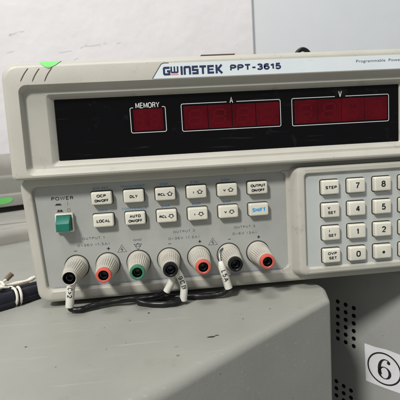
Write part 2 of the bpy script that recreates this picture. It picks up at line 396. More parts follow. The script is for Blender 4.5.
# the case the power supply stands on
case1 = empty('metal_case', 'grey metal case with flat scuffed top that the power supply and the cords lie on', 'metal case')
fr = (98.5, -28.0)
fl = (98.5 - 0.790*430, -28.0 - 0.613*430)
fl = (fl[0], fl[1])
bl = tuple(Vector(on(430, 328))); br = tuple(Vector(on(-3, 328)))
outline = plan_round([fl, fr, (104.8, -4), (97.5, 12), br, bl], [40, 6, 22, 14, 10, 10], n=9)
_d = [((Vector(p) - Vector(fr)).length, (Vector(p) - Vector(fl)).length) for p in outline]
ins = [12 if b < 70 else 3.2 for a, b in _d]
bm = bmesh.new(); extrude_plan(bm, outline, -255, -49, 3.0, seg=10, insets=ins)
body = link('case_body', bm, MT['case'], case1, angle=50)
for (x, y, rr, k) in ((-69.9, -55.2, .8, 1), (-9.2, -24.3, .8, 1.2), (22.5, -64.9, 1.0, 2.6), (25.2, -63.6, .9, 1.6), (-20, -62, .35, 1), (-84, 22, .5, 3.5), (42, -46, .45, 1.3), (60, -35, .4, 1.8), (5, -72, .35, 1), (-33, -40, .3, 1), (-50, -80, .3, 1.4)):
    bm = bmesh.new(); n = 8; vs = []
    for i in range(n):
        t = 2*math.pi*i/n; q = rr*random.uniform(.6, 1.1)
        vs.append(bm.verts.new((x + q*k*math.cos(t), y + q*math.sin(t), -48.93)))
    bm.faces.new(vs)
    link('paint_chip', bm, MT['chip'], case1, smooth=False)

# the case on the right with vent holes and the numbered label
case2 = empty('metal_case', 'grey metal case with rows of vent holes and a round number 6 label', 'metal case')
T = Vector((0.6, -0.8, 0)); NR = Vector((-0.8, -0.6, 0)); AR = Vector((169, 18, 0))
def onR(t, z, out=0.0): 
    p = AR + T*t + NR*out; return Vector((p.x, p.y, z))
def pl(t, dpt): 
    p = AR + T*t - NR*dpt; return (p.x, p.y)
bm = bmesh.new()
extrude_plan(bm, plan_round([pl(-150, 0), pl(120, 0), pl(120, 250), pl(-150, 250)], [8, 8, 8, 8]), -255, -49.6, 5, seg=5)
bmesh.ops.recalc_face_normals(bm, faces=bm.faces)
body2 = link('case_body', bm, [MT['caseside'], MT['hole']], case2, angle=40)
# vent holes cut as real pockets
bm = bmesh.new()
for (z_first) in (0, 1):
    for c, (t, z) in enumerate(((-49.8, -84.9), (-42.9, -86.0), (-36.0, -87.2)) if not z_first else ((-52.6, -154.2), (-46.0, -156.0), (-39.6, -157.4))):
        for k in range(6):
            base = onR(t - 0.12*k, z - 6.3*k)
            rr = 1.75
            r0, r1 = [], []
            for i in range(14):
                a = 2*math.pi*i/14; q = base + T*rr*math.cos(a) + Vector((0, 0, rr*math.sin(a)*1.02))
                r0.append(bm.verts.new(q + NR*3)); r1.append(bm.verts.new(q - NR*7))
            for i in range(14): bm.faces.new((r0[i], r0[(i+1) % 14], r1[(i+1) % 14], r1[i]))
            bm.faces.new(r0); bm.faces.new(r1[::-1])
bmesh.ops.recalc_face_normals(bm, faces=bm.faces)
for f in bm.faces: f.material_index = 1
cut = link('cutter', bm, [MT['caseside'], MT['hole']], None, smooth=False)
md = body2.modifiers.new('b', 'BOOLEAN'); md.operation = 'DIFFERENCE'; md.object = cut; md.solver = 'EXACT'
dg = bpy.context.evaluated_depsgraph_get(); dg.update()
nm = bpy.data.meshes.new_from_object(body2.evaluated_get(dg)); body2.modifiers.clear(); body2.data = nm
bpy.data.objects.remove(cut)
# label
def sheet(bm, pts, fn, mi=0): bm.faces.new([bm.verts.new(fn(*p)) for p in pts]).material_index = mi
bm = bmesh.new()
q0 = [(-27.4, -113.6), (-27.0, -128), (-26.5, -143.9), (-12, -144.4), (3.2, -144.2), (3.6, -129), (3.4, -114.6), (-10, -113.4), (-18, -114.0)]
sheet(bm, q0, lambda a, b: onR(a, b, 0.25))
for a, b in zip(q0, q0[1:] + q0[:1]): bm.faces.new([bm.verts.new(v) for v in (onR(*a, 0.25), onR(*b, 0.25), onR(*b, -0.1), onR(*a, -0.1))])
lab = link('number_label', bm, MT['label'], case2, smooth=False)
bm = bmesh.new(); cxr, czr = -12.1, -129.2
def ring_strip(bm, fo, fi, n, fn, a0=0, a1=2*math.pi):
    vo = [bm.verts.new(fn(*fo(a0 + (a1-a0)*k/n))) for k in range(n+1)]; vi = [bm.verts.new(fn(*fi(a0 + (a1-a0)*k/n))) for k in range(n+1)]
    for k in range(n): bm.faces.new((vo[k], vo[k+1], vi[k+1], vi[k]))
F = lambda a, b: onR(cxr + a, czr + b, 0.33)
ring_strip(bm, lambda a: (13.1*math.cos(a), 12.8*math.sin(a)), lambda a: (11.9*math.cos(a), 11.6*math.sin(a)), 56, F)
# the numeral: a bowl with thick sides and thin top, and a tapering curved back stroke
ring_strip(bm, lambda a: (0.4+5.2*math.cos(a), -3.1+4.9*math.sin(a)), lambda a: (0.4+3.0*math.cos(a), -3.1+4.2*math.sin(a)), 36, F)
ring_strip(bm, lambda a: (1.2+6.0*math.cos(a), -0.4+8.4*math.sin(a)), lambda a: (1.5+(3.7+.3*math.sin(a))*math.cos(a), -0.4+7.6*math.sin(a)), 22, F, math.radians(62), math.radians(215))
ring_strip(bm, lambda a: (3.6+1.35*math.cos(a), 5.6+1.35*math.sin(a)), lambda a: (3.6, 5.6), 14, F)
link('number', bm, MT['ink'], lab, smooth=False)

# cases behind, on the left
case3 = empty('metal_case', 'pale low metal case lying directly behind the one under the power supply', 'metal case')
bm = bmesh.new()
extrude_plan(bm, plan_round([on(430, 331), on(-60, 331), on(-60, 500), on(430, 500)], [6, 6, 6, 6]), -255, -33, 9, seg=7)
link('case_body', bm, MT['pale'], case3, angle=50)
case4 = empty('metal_case', 'tall pale case with rounded top and green tape on its ledge, nearest the wall', 'metal case')
bm = bmesh.new()
extrude_plan(bm, plan_round([on(430, 508), on(-75, 508), on(-75, 640), on(430, 640)], [4, 4, 6, 6]), -255, -26.5, 1, seg=2)
link('black_base', bm, MT['black'], case4)
bm = bmesh.new()
extrude_plan(bm, plan_round([on(430, 505), on(-78, 505), on(-78, 640), on(430, 640)], [4, 4, 6, 6]), -26, -8, 3, seg=3)
link('ledge', bm, MT['pale'], case4)
bm = bmesh.new()
extrude_plan(bm, plan_round([on(430, 516), on(-60, 516), on(-60, 640), on(430, 640)], [4, 4, 6, 6]), -8, 20, 6, seg=5)
link('case_body', bm, MT['case'], case4)
bm = bmesh.new()
extrude_plan(bm, plan_round([on(430, 520), on(-56, 520), on(-56, 640), on(430, 640)], [14, 18, 6, 6]), 19, 52, 22, seg=8)
link('cover', bm, MT['pale'], case4)
bm = bmesh.new()
tp = [(20, -22), (2, -22.5), (-9, -20), (-13, -15.5), (-7, -12.5), (6, -12), (20, -13)]
bm.faces.new([bm.verts.new(Vector((*on(a, 504.6), b))) for a, b in tp])
link('green_tape', bm, MT['sticker'], case4, smooth=False)

# ------------------------------------------------------------------ the power supply
ps = empty('power_supply', 'beige bench power supply with red displays, push buttons and a row of binding posts', 'power supply')
XL, XR = -82.4, 182.4
# upper housing: bezel that overhangs, with the stepped recess round the display
bm = bmesh.new()
rt = (3, 3, 9, 9)
loops(bm, [
    (XL+3.5, XR-3.5, 33, 97.0, rt, 340), (XL+3.5, XR-3.5, 33, 97.6, rt, 30), (XL+3.0, XR-3.0, 32.4, 98.4, rt, 29), (XL+.8, XR-.8, 32.2, 98.8, (3, 3, 9, 9), 8),
    (XL, XR, 31.8, 98.9, (3, 3, 9, 9), 2), (XL-.2, XR+.2, 31.6, 98.5, (3, 3, 9, 9), -5), (XL+.1, XR-.1, 31.6, 97.8, (3, 3, 8.6, 8.6), -8.5),
    (XL+.9, XR-.9, 32.0, 96.6, (2.6, 2.6, 8, 8), -10.9), (XL+2.2, XR-2.2, 32.9, 95.2, (2, 2, 7.5, 7.5), -12.0), (XL+3.4, XR-3.4, 33.6, 94.4, (2, 2, 7, 7), -12.25),
    (XL+9.3, XR-9.3, 34.1, 85.0, 4.4, -12.25), (XL+9.8, XR-9.8, 34.7, 84.4, 4.2, -11.7), (XL+10.9, XR-10.9, 37.0, 82.6, 3.8, -8.2), (XL+11.3, XR-11.3, 37.4, 82.3, 3.6, -8.0),
    (-59.6, 159.6, 38.6, 79.9, 1.8, -8.0), (-59.0, 159.0, 39.0, 79.5, 1.6, -7.7), (-56.0, 156.0, 41.4, 77.4, 0.8, -4.3), (-55.7, 155.7, 41.6, 77.1, 0.6, -3.0)],
    cap_end=True, cap_start=True, n=7)
uh = link('upper_housing', bm, MT['beige'], ps, angle=28)
# lower housing
bm = bmesh.new()
def low(xl, xr, z0, r, y): return (xl, xr, z0, 33.0, r, y)
loops(bm, [
    low(-77.5, 177.5, -44.5, 3, 338), low(-77.5, 177.5, -44.5, 3, 22), low(-78.5, 178.5, -45.3, 6, 20), low(-79.8, 179.8, -45.8, 7, 8), low(-80.0, 180.0, -45.6, 7, 1.5),
    low(-79.6, 179.6, -44.9, 7, -.9), low(-78.7, 178.7, -43.6, 6.6, -2.0), low(-77.6, 177.6, -42.4, 6, -2.3),
    (-74.3, 174.3, -38.6, 27.6, 4, -2.3), (-73.7, 173.7, -37.9, 27.1, 3.8, -1.9), (-73.2, 173.2, -37.1, 26.6, 3.5, -0.1)],
    cap_end=False, cap_start=True, n=7)
# shape the sides: a slight draft, wider at the top
for v in bm.verts:
    k = (33 - v.co.z)/78
    if v.co.x < 0: v.co.x += -1.3 + 4.6*k if v.co.y < 21 else 0
loops_in = rrect(-73.2, 173.2, -37.1, 26.6, 3.5, n=7)
lh = link('lower_housing', bm, MT['beige'], ps, angle=28)
# control panel plate and the vertical divider of the housing beside the keypad
bm = bmesh.new()
pan = rrect(-73.6, 82.6, -37.5, 27.0, (3, 4.5, 3.5, 2.5), n=6)
def shear(pts): return [(x + ((-1.3 + 4.6*(33-z)/78) if x < 0 else 0), z) for x, z in pts]
loops(bm, [(shear(pan), 1.0), (shear(pan), -0.02)], n=6)
cp = link('control_panel', bm, MT['panel'], ps, smooth=False)
bm = bmesh.new()                     # housing web right of the panel, up to and under the keypad tray
def web(d): return [(78, -38.5), (176, -38.5), (176, 27.0), (79.0, 27.0)] + _arc(79.0, 23.9, 2.6+d, 2.8-d*.6, 90, 0, 8) + _arc(77.4, -32.4, 4.2+d, 4.6-d*.6, 0, -90, 8)
loops(bm, [(web(0), 1), (web(0), -1.5), (web(.5), -2.1), (web(1.1), -2.25)])
# open it left as a rim with rounded inner corner
link('housing_web', bm, MT['beige'], ps, angle=28)

# keypad tray
bm = bmesh.new()
loops(bm, [(83.6, 176.3, -41.2, 29.2, (4.5, 4.5, 3, 3), -1.6), (84.4, 175.8, -40.6, 29.1, (4.5, 4.5, 3, 3), -4.5), (85.9, 174.6, -39.5, 28.9, (4.6, 4.6, 3.4, 3.4), -8.8), (86.6, 174.0, -38.9, 28.5, (4.6, 4.6, 3.6, 3.6), -9.9),
           (87.8, 173.0, -37.9, 27.6, (4.2, 4.2, 3.4, 3.4), -10.5), (90.4, 170.8, -35.6, 25.4, (3.2, 3.2, 2.6, 2.6), -10.5), (91.0, 170.4, -35.1, 25.0, (3, 3, 2.4, 2.4), -10.1), (91.8, 169.8, -34.5, 24.5, (2.6, 2.6, 2, 2), -8.5)], cap_end=False, n=7)
# tray leans: top stands a little farther right of its base
link('keypad_tray', bm, MT['beige'], ps, angle=28)
bm = bmesh.new()
loops(bm, [(91.4, 170.2, -34.9, 24.9, 2.4, -7.0), (91.4, 170.2, -34.9, 24.9, 2.4, -8.45)])
kp = link('keypad_panel', bm, MT['padpanel'], ps, smooth=False)

# display window
bm = bmesh.new()
loops(bm, [(-55.9, 155.9, 41.4, 77.3, .4, -2.5), (-55.9, 155.9, 41.4, 77.3, .4, -3.6)])
dw = link('display_window', bm, MT['window'], ps, smooth=False)
YD = -3.66
bm = bmesh.new()
def broken_frame(x0, x1, z0, z1, g0, g1, wd=0.42):
    o = rrect(x0, x1, z0, z1, 1.0, n=3)
    i0 = 8 + 0
    # start at the gap's left end on the top side, run round counter-clockwise to the gap's right end
    seq = [(g0, z1)] + o[12:16] + o[0:4] + o[4:8] + o[8:12] + [(g1, z1)]
    add_stroke(bm, seq, wd, YD-0.03)
broken_frame(-12.4, 8.6, 55.6, 70.4, -10.4, 6.6)
broken_frame(18.2, 79.3, 55.0, 71.3, 46.0, 52.0)
broken_frame(86.6, 149.3, 54.7, 71.4, 114.2, 121.0)
add_gro(bm, 'MEMORY', -1.9, 71.6, 14.4, 3.3, YD-0.03, 0, .50, gap=.22)
add_gro(bm, 'A', 48.9, 72.3, 2.2, 3.7, YD-0.03, 0, .5)
add_gro(bm, 'V', 117.6, 72.7, 2.2, 3.7, YD-0.03, 0, .5)
flip_front(bm); link('display_marking', bm, MT['white'], dw, smooth=False)
def digit(x0, x1, z0, z1, dot=True):
    bm = bmesh.new()
    loops(bm, [(x0, x1, z0, z1, .15, -3.55), (x0, x1, z0, z1, .15, YD)], mi=0, n=2)
    W, H = (x1-x0), (z1-z0); cx, cz = (x0+x1)/2 - W*.03, (z0+z1)/2
    a, b = W*.24, H*.30; s = W*.035; y = YD-0.012
    sh = lambda p: (cx + p[0] + (p[1])*.12, cz + p[1])
    for P in (((-a+s, b), (a-s, b)), ((-a+s, 0), (a-s, 0)), ((-a+s, -b), (a-s, -b)), ((-a, s), (-a, b-s)), ((a, s), (a, b-s)), ((-a, -s), (-a, -b+s)), ((a, -s), (a, -b+s))):
        add_stroke(bm, [sh(p) for p in P], W*.085, y, 1)
    add_poly(bm, circle(cx + W*.38, cz - b, W*.045, 10), y, 1)
    o = link('digit_module', bm, [MT['digit'], MT['segment']], dw, smooth=False); return o
digit(-10.6, -2.1, 56.7, 69.4); digit(-2.0, 6.9, 56.7, 69.4)
for k in range(4): digit(19.6 + 14.8*k, 19.6 + 14.8*k + 14.35, 56.1, 69.8)
for k in range(4): digit(88.2 + 15.1*k, 88.2 + 15.1*k + 14.8, 55.9, 70.0)

# name plate
bm = bmesh.new()
add_poly(bm, [(2.4, 85.4), (176.5, 85.4), (176.5, 93.5), (9.0, 93.9), (7.8, 93.4)], 0)
y0 = [v for v in bm.verts]
for v in y0: v.co.y = -12.42
g = bmesh.ops.extrude_face_region(bm, geom=bm.faces[:])
for v in [e for e in g['geom'] if isinstance(e, bmesh.types.BMVert)]: v.co.y = -12.0
bmesh.ops.recalc_face_normals(bm, faces=bm.faces)
npl = link('name_plate', bm, MT['plate'], ps, smooth=False)
bm = bmesh.new(); yp = -12.46
# bevelled dark line round the slanted left end
add_stroke(bm, [(12, 93.95), (9.0, 93.95), (7.6, 93.4), (2.2, 85.5)], .5, -12.44, 2)
z0, z1 = 86.95, 91.85; hgt = z1-z0; sw = 1.25
def X(u): return 8.6 + u*.875
m = sw/2
_k = [0]
def st(pts, wd=sw, mi=0):
    _k[0] = (_k[0]+1) % 3; add_stroke(bm, [(X(a), z0 + b) for a, b in pts], wd, yp - .012*_k[0], mi)
t_ = hgt - m
st([(4.3, t_), (.9, t_), (.5, t_-.4), (.5, m+.4), (.9, m), (3.9, m), (3.9, 2.3), (2.4, 2.3)])                       # G
st([(5.3, hgt), (5.3, 1.9), (5.7, 1.55), (9.1, 1.55), (9.5, 1.9), (9.5, hgt)], .95); st([(7.4, hgt), (7.4, 1.9)], .95)    # small w
st([(5.0, .35), (9.9, .35)], .5, 1)
st([(12.1, 0), (12.1, hgt)])                                                                                       # I
st([(14.1, 0), (14.1, t_-.3), (14.4, t_), (17.2, t_), (17.6, t_-.4), (17.6, 0)])                                   # n
st([(23.0, t_), (19.6, t_), (19.6, hgt/2), (22.6, hgt/2), (22.6, m), (19.1, m)])                                   # S
st([(24.0, t_), (28.4, t_)]); st([(26.2, t_), (26.2, 0)])                                                          # T
st([(33.6, t_), (29.9, t_), (29.9, m), (33.6, m)]); st([(29.9, hgt/2), (33.3, hgt/2)], .9)                         # E
st([(35.4, 0), (35.4, hgt)]); st([(38.9, hgt), (36.3, hgt/2), (39.1, 0)])                                          # K
add_gro(bm, 'PPT-3615', 62.7, 89.75, 30.8, 3.8, yp, 0, .98, gap=.22)
add_text(bm, 'Programmable', 133.4, 90.4, 18.4, 2.1, yp, 0, bold=0.0)
add_text(bm, 'Power Supply', 153.6, 90.4, 18.0, 2.1, yp, 0, bold=0.0)
flip_front(bm); link('plate_lettering', bm, [MT['navy'], MT['logored'], MT['fink']], npl, smooth=False)

# vent slots at the upper left corner
for (xa, za, xb, zb) in ((-65.6, 95.0, -71.3, 86.9), (-59.6, 94.6, -64.9, 86.7), (-53.4, 93.9, -58.2, 86.5)):
    bm = bmesh.new()
    def yy(z): return -12.30 + max(0, (z-94.2))*1.1 if z > 94.2 else -12.30
    n = 7; A = []; B = []
    for k in range(n+1):
        t = k/n; x = xa + (xb-xa)*t - 0.5*math.sin(math.pi*t); z = za + (zb-za)*t; wd = .30 if 0 < k < n else .12
        A.append(bm.verts.new((x-wd, yy(z)-.02, z+wd*.2))); B.append(bm.verts.new((x+wd, yy(z)-.02, z-wd*.2)))
    for k in range(n): bm.faces.new((A[k], A[k+1], B[k+1], B[k]))
    flip_front(bm); link('vent_slot', bm, mat('slot_brown', (0.10, 0.075, 0.06, 1), 0.8, 0.1) if 'slot_brown' not in bpy.data.materials else bpy.data.materials['slot_brown'], ps, smooth=False)

# green sticker folded over the top edge
bm = bmesh.new()
prof = [(-60.6, -49.2, -1.0, 98.9), (-60.6, -49.2, -5.0, 98.55), (-60.4, -48.7, -8.6, 97.9), (-60.0, -49.6, -11.0, 96.7), (-58.5, -51.2, -12.12, 95.3), (-57.0, -53.3, -12.42, 94.3), (-55.6, -54.7, -12.45, 93.6)]
rows = [[bm.verts.new((x0 + (x1-x0)*k/4, y-.12, z+.12)) for k in range(5)] for x0, x1, y, z in prof]
for a, b in zip(rows, rows[1:]):
    for k in range(4): bm.faces.new((a[k], b[k], b[k+1], a[k+1]))
link('green_sticker', bm, MT['sticker'], ps)
# folded carrying handle on the top
bm = bmesh.new()
loops(bm, [(30, 140, 98.3, 101.3, 1.0, 45), (30, 140, 98.3, 101.3, 1.0, 9)], cap_start=True)
# dark lip under a thin cover
link('carrying_handle', bm, MT['beige'], ps)
bm = bmesh.new(); loops(bm, [(33.2, 54.8, 101.4, 101.95, .2, 14), (33.2, 54.8, 101.4, 101.95, .2, 8)], cap_start=True)
link('handle_pin', bm, bpy.data.materials['slot_brown'], ps)

# ---------- keys
def key_mesh(cx, cz, w, h, yb, yf, r=1.0, gap=.55):
    bm = bmesh.new(); W, H = w/2, h/2
    loops(bm, [(cx-W-gap, cx+W+gap, cz-H-gap*.8, cz+H+gap, r+gap, yb+.3), (cx-W-gap, cx+W+gap, cz-H-gap*.8, cz+H+gap, r+gap, yb-.10)], mi=1, n=4)
    loops(bm, [(cx-W, cx+W, cz-H, cz+H, r, yb), (cx-W, cx+W, cz-H, cz+H, r, yf+1.1), (cx-W+.15, cx+W-.15, cz-H+.15, cz+H-.15, r, yf+.45),
               (cx-W+.5, cx+W-.5, cz-H+.5, cz+H-.5, r*.9, yf+.1), (cx-W+.95, cx+W-.95, cz-H+.95, cz+H-.95, r*.7, yf)], mi=0, n=4)
    return bm
def arrow(bm, cx, cz, up, y, mi=0):
    s = 1 if up else -1
    P = [(0, 1.35), (1.9, .1), (1.0, .1), (1.0, -1.0), (-1.0, -1.0), (-1.0, .1), (-1.9, .1)]
    add_stroke(bm, [(cx + a*.95, cz + s*b*.95) for a, b in P], .5, y, mi, closed=True)
legends = [[['OCP', 'ON/OFF'], ['LOCAL']], [['DLY'], ['AUTO', 'ON/OFF']], [['RCL', 1], ['RCL', -1]], [['I', 1], ['I', -1]], [['V', 1], ['V', -1]], [['OUTPUT', 'ON/OFF'], ['SHIFT']]]
for i in range(6):
    for j in range(2):
        cx = -33.31 + 19.289*i; cz = 17.68 - 13.716*j
        b = link('push_button', key_mesh(cx, cz, 12.4, 7.9, -0.05, -4.3), [MT['cream'], MT['gap']], ps, angle=50)
        bm = bmesh.new(); L = legends[i][j]; y = -4.34; mi = 0
        if len(L) == 2 and isinstance(L[1], int):
            if L[0] == 'RCL': add_gro(bm, 'RCL', cx-2.3, cz-.1, 4.8, 1.75, y, 0, .50); arrow(bm, cx+2.7, cz, L[1] > 0, y)
            else: add_gro(bm, L[0], cx-2.0, cz-.1, .5 if L[0] == 'I' else 1.7, 1.6, y, 0, .47); arrow(bm, cx+1.9, cz, L[1] > 0, y)
        elif len(L) == 2:
            add_gro(bm, L[0], cx, cz+1.5, 9.4 if L[0] == 'OUTPUT' else (5.6 if L[0] == 'OCP' else 6.8), 1.85, y, 0, .50)
            add_gro(bm, L[1], cx, cz-1.4, 8.4, 1.85, y, 0, .50)
        else:
            mi = 1 if L[0] == 'SHIFT' else 0
            add_gro(bm, L[0], cx, cz-.1, {'SHIFT': 8.8, 'LOCAL': 8.2, 'DLY': 5.0}[L[0]], 2.5 if mi else 1.95, y, mi, .56 if mi else .50)
        flip_front(bm); link('button_legend', bm, [MT['ink'], MT['shift']], b, smooth=False)
keys = [['STEP', '7', '8', '9'], ['V\nSET', '4', '5', '6'], ['I\nSET', '1', '2', '3'], ['OVP\nSET', '0', '.', 'E']]
keys[3][3] = 'ENT'
for j in range(4):
    for i in range(4):
        cx = 107.04 + 16.906*i; cz = 15.71 - 14.446*j; s = keys[j][i]
        kw = 11.0 if i < 3 else 10.8
        b = link('keypad_key', key_mesh(cx, cz, kw, 8.9, -8.5, -12.0, r=.8, gap=.6), [MT['cream'], MT['gap']], ps, angle=50)
        bm = bmesh.new(); y = -12.04
        if '\n' in s:
            a, c = s.split('\n'); off = -1.6 if a in 'VI' else 0
            add_gro(bm, a, cx+off, cz+1.7, {'V': 1.7, 'I': .5, 'OVP': 5.8}[a], 1.85, y, 0, .47)
            add_gro(bm, c, cx+.3, cz-1.25, 5.2, 1.85, y, 0, .47)
        elif s == '.': add_poly(bm, circle(cx, cz-.2, .95, 20), y)
        elif len(s) > 1: add_gro(bm, s, cx+.1, cz, 7.4 if s == 'STEP' else 6, 2.0, y, 0, .52)
        else: add_gro(bm, s, cx+(-.1 if s == '1' else .2), cz+.1, 1.7 if s == '1' else 2.9, 4.0, y, 0, .82)
        flip_front(bm); link('key_legend', bm, MT['ink'], b, smooth=False)

# ---------- panel lettering
bm = bmesh.new(); yl = -0.06
def T2(s, cx, cz, w, h, mi=0, bold=0.0): add_gro(bm, s, cx, cz, w, h, yl, mi, .42 if s == 'POWER' else .24 + (.05 if mi == 2 else 0), gap=.32)
T2('POWER', -57.2, 18.9, 13.2, 2.2, 0, .01)
for (px, s) in ((-59.8, 0), (-59.2, 1)):
    z = 15.0 if s == 0 else 10.9
    add_poly(bm, [(px-2.0, z-.35), (px+2.0, z-.35), (px+2.0, z+.0), (px-2.0, z+.0)], yl, 0)
    if s == 0: add_poly(bm, [(px-1.5, z+.05), (px+1.5, z+.05), (px+1.5, z+.75), (px-1.5, z+.75)], yl, 0)
    else:
        add_poly(bm, [(px-1.4, z+.05), (px-.2, z+.05), (px-.2, z+1.1), (px-1.4, z+1.1)], yl, 0); add_poly(bm, [(px+.1, z+.05), (px+1.4, z+.05), (px+1.4, z+1.1), (px+.1, z+1.1)], yl, 0)
add_stroke(bm, [(-54.2, 14.4), (-54.2, 16.5)], .25, yl, 1)
add_stroke(bm, circle(-53.9, 11.4, .95, 18), .28, yl, 1, closed=True)
for i, (a, b) in enumerate((('OVP RST', 'LOCK'), ('TRACK/INDEP', 'CONT/SINGLE'), ('STEP', 'DISP'), ('STEP', 'DISP'), ('STEP', 'DISP'))):
    cx = -33.31 + 19.289*i - .6
    T2(a, cx, 23.6, {0: 9.5, 1: 15.2}.get(i, 5.2), 1.45, 2); T2(b, cx + .3, 9.75, {0: 5.6, 1: 15.2}.get(i, 5.2), 1.45, 2, .012)
for (cx, num, rating, rw) in ((-41.0, '1', '0~36V (1.5A)', 19.5), (15.2, '2', '0~36V (1.5A)', 19.5), (54.0, '3', '0~6V (3A)', 15.5)):
    T2('OUTPUT ' + num, cx + .3, -7.0, 13.6, 1.5, 1); T2(rating, cx, -11.1, rw, 1.6, 1)
T2('GND', -13.9, -10.2, 5.0, 1.3, 1)
# ground symbol: terminal ring over an inverted triangle
add_stroke(bm, [(-16.2, -12.9), (-11.6, -12.9), (-13.9, -16.6)], .35, yl, 0, closed=True)
add_stroke(bm, [(-13.9, -12.2), (-12.4, -14.3), (-15.4, -14.3)], .3, yl, 0, closed=True)
PX = [-52.16 + 19.05*i for i in range(7)]; PZ = -24.22
for i in (0, 3, 5): add_stroke(bm, [(PX[i]-.9 + (1 if i else 0), PZ + 9.9), (PX[i]+.9 + (1 if i else 0), PZ + 9.9)], .35, yl, 0)
for i in (1, 4, 6):
    x = PX[i] + 1.0; z = PZ + 9.9
    add_stroke(bm, [(x-1, z), (x+1, z)], .5, yl, 0); add_stroke(bm, [(x, z-1), (x, z+1)], .5, yl, 0)
for x in (PX[1] + 9.3, PX[4] + 9.3):
    z = PZ + 8.6
    add_stroke(bm, [(x-2.8, z-1.5), (x+2.8, z-1.5), (x, z+3.0)], .36, yl, 1, closed=True)
    add_stroke(bm, [(x+.3, z+1.4), (x-.7, z+.1), (x+.5, z+.1), (x-.2, z-1.1)], .4, yl, 0)
# blue-grey line along the lower edge of the film
add_stroke(bm, [(-66.5, -36.3), (78.5, -36.3)], .5, yl, 3)
flip_front(bm); link('panel_lettering', bm, [MT['ink'], MT['fink'], MT['blue'], mat('film_edge_blue', (0.22, 0.23, 0.33, 1), .4, .4)], cp, smooth=False)

# ---------- power button
bm = bmesh.new()
loops(bm, [(-62.0, -51.4, -1.6, 9.8, .5, 0), (-62.0, -51.4, -1.6, 9.8, .5, -2.3), (-61.6, -51.8, -1.2, 9.4, .4, -2.5), (-61.2, -52.2, -.8, 8.9, .3, -2.5), (-61.2, -52.2, -.8, 8.9, .3, -.8)], n=3)
fb = bm
pb0 = link('power_button', (lambda b: (loops(b, [(-60.9, -52.5, -.5, 8.6, .4, -.5), (-60.9, -52.5, -.5, 8.6, .4, -4.2), (-60.8, -52.6, -.4, 8.3, .4, -4.8), (-60.7, -52.7, -.4, 5.0, .4, -8.3), (-60.4, -53.0, -.1, 4.4, .4, -8.8)], n=3), b)[1])(bmesh.new()), MT['pgreen'], ps, angle=30)
link('button_frame', fb, MT['cream'], pb0, angle=30)

# ---------- binding posts
tipc = ['black', 'red', 'green', 'black', 'red', 'black', 'red']
for i, x in enumerate(PX):
    bm = bmesh.new()
    lathe(bm, [(7.7, .5), (7.7, -.12), (6.9, -.12)], x, PZ, 40, mi=1, cap=False)
    lathe(bm, [(7.1, 0), (7.1, -3.0), (6.8, -3.7), (6.0, -4.0)], x, PZ, 40, mi=0, cap=False)
    bmesh.ops.recalc_face_normals(bm, faces=bm.faces)
    P = link('binding_post', bm, [MT['post'], MT['gap']], ps, angle=40)
    bm = bmesh.new()
    lathe(bm, [(5.8, -3.4), (6.45, -4.2), (6.4, -5.2), (6.1, -10), (5.6, -15), (5.1, -20), (4.75, -22.4), (4.2, -22.9)], x, PZ, 112, ribs=28, rib_range=(2, 6), depth=.42, cap=False)
    bmesh.ops.recalc_face_normals(bm, faces=bm.faces)
    link('knurled_nut', bm, MT['post'], P, angle=60)
    bm = bmesh.new()
    ro = 4.42; ri = 2.85 if i else 3.55
    lathe(bm, [(4.3, -22.3), (ro, -22.6), (ro, -24.9), (ro-.3, -25.5), (ri+.35, -25.7), (ri, -25.3)], x, PZ, 40, mi=0, cap=False)
    lathe(bm, [(ri, -25.3), (ri, -18), (ri, -15.5)], x, PZ, 40, mi=1, cap=True)
    lathe(bm, [(2.35, -16), (2.35, -23.4), (2.0, -23.7), (1.6, -23.2), (1.6, -17)], x, PZ, 30, mi=2, cap=True)
    bmesh.ops.recalc_face_normals(bm, faces=bm.faces)
    link('terminal_tip', bm, [MT[tipc[i] if i else 'post'], MT['hole'], MT['brass']], P, angle=40)

# ------------------------------------------------------------------ test leads with marker sleeves
def sleeve(parent, pts, r, rfun=None, text=None, tpos=.5, tlen=8, th=3.2, name='marker_sleeve'):
    bm = bmesh.new(); tube(bm, pts, r, 20, rfun=rfun, sub=6)
    o = link(name, bm, MT['sleeve'], parent, angle=60)
    if text:
        C = catmull(pts, 6); n = len(C)-1
        def fn(a, b):                                  # a runs down the sleeve, b across it
            t = tpos*n + a/ (sum((C[i+1]-C[i]).length for i in range(n))/n); t = max(0, min(n-.001, t)); i = int(t); q = C[i].lerp(C[i+1], t-i); d = (C[i+1]-C[i]).normalized()
            s = Vector((-d.z, 0, d.x)); s.normalize(); rr = r*(rfun(t/n) if rfun else 1)
            bb = max(-rr*.97, min(rr*.97, b))
            return q + s*bb + Vector((0, -math.sqrt(rr*rr-bb*bb)-.08, 0))
        bm = bmesh.new(); add_gro(bm, text, 0, 0, tlen, th, 0, 0, .46, fn=fn, gap=.35)
        flip_front(bm); link('sleeve_lettering', bm, MT['ink'], o, smooth=False)
    return o
leadA = empty('test_lead', 'black test lead drooping from the leftmost post to the fourth post', 'cable')
bm = bmesh.new(); tube(bm, [(-55.9, -13.8, -43.5), (-54.6, -13.8, -46.3), (-49.5, -14, -46.8), (-44.5, -12, -46.4), (-36.5, -9, -45.9), (-24, -8, -45.3), (-12, -8, -45.2), (-3, -8.6, -44.4), (2.6, -11, -41)], 1.8, 14, rfun=lambda t: 1 + .05*math.sin(31*t) + .04*math.sin(77*t))
link('cable_jacket', bm, MT['cable'], leadA, angle=60)
bm = bmesh.new(); tube(bm, [(-52.6, -6, -23), (-52.8, -11, -27), (-53.4, -13.6, -31)], 1.3, 10)
link('lug_wire', bm, MT['post'], leadA)
sleeve(leadA, [(-53.2, -13.6, -30.0), (-54.4, -14, -34), (-55.1, -14, -39), (-55.9, -13.8, -44.6)], 2.5, text='C>2', tpos=.42, tlen=6.4, th=2.8)
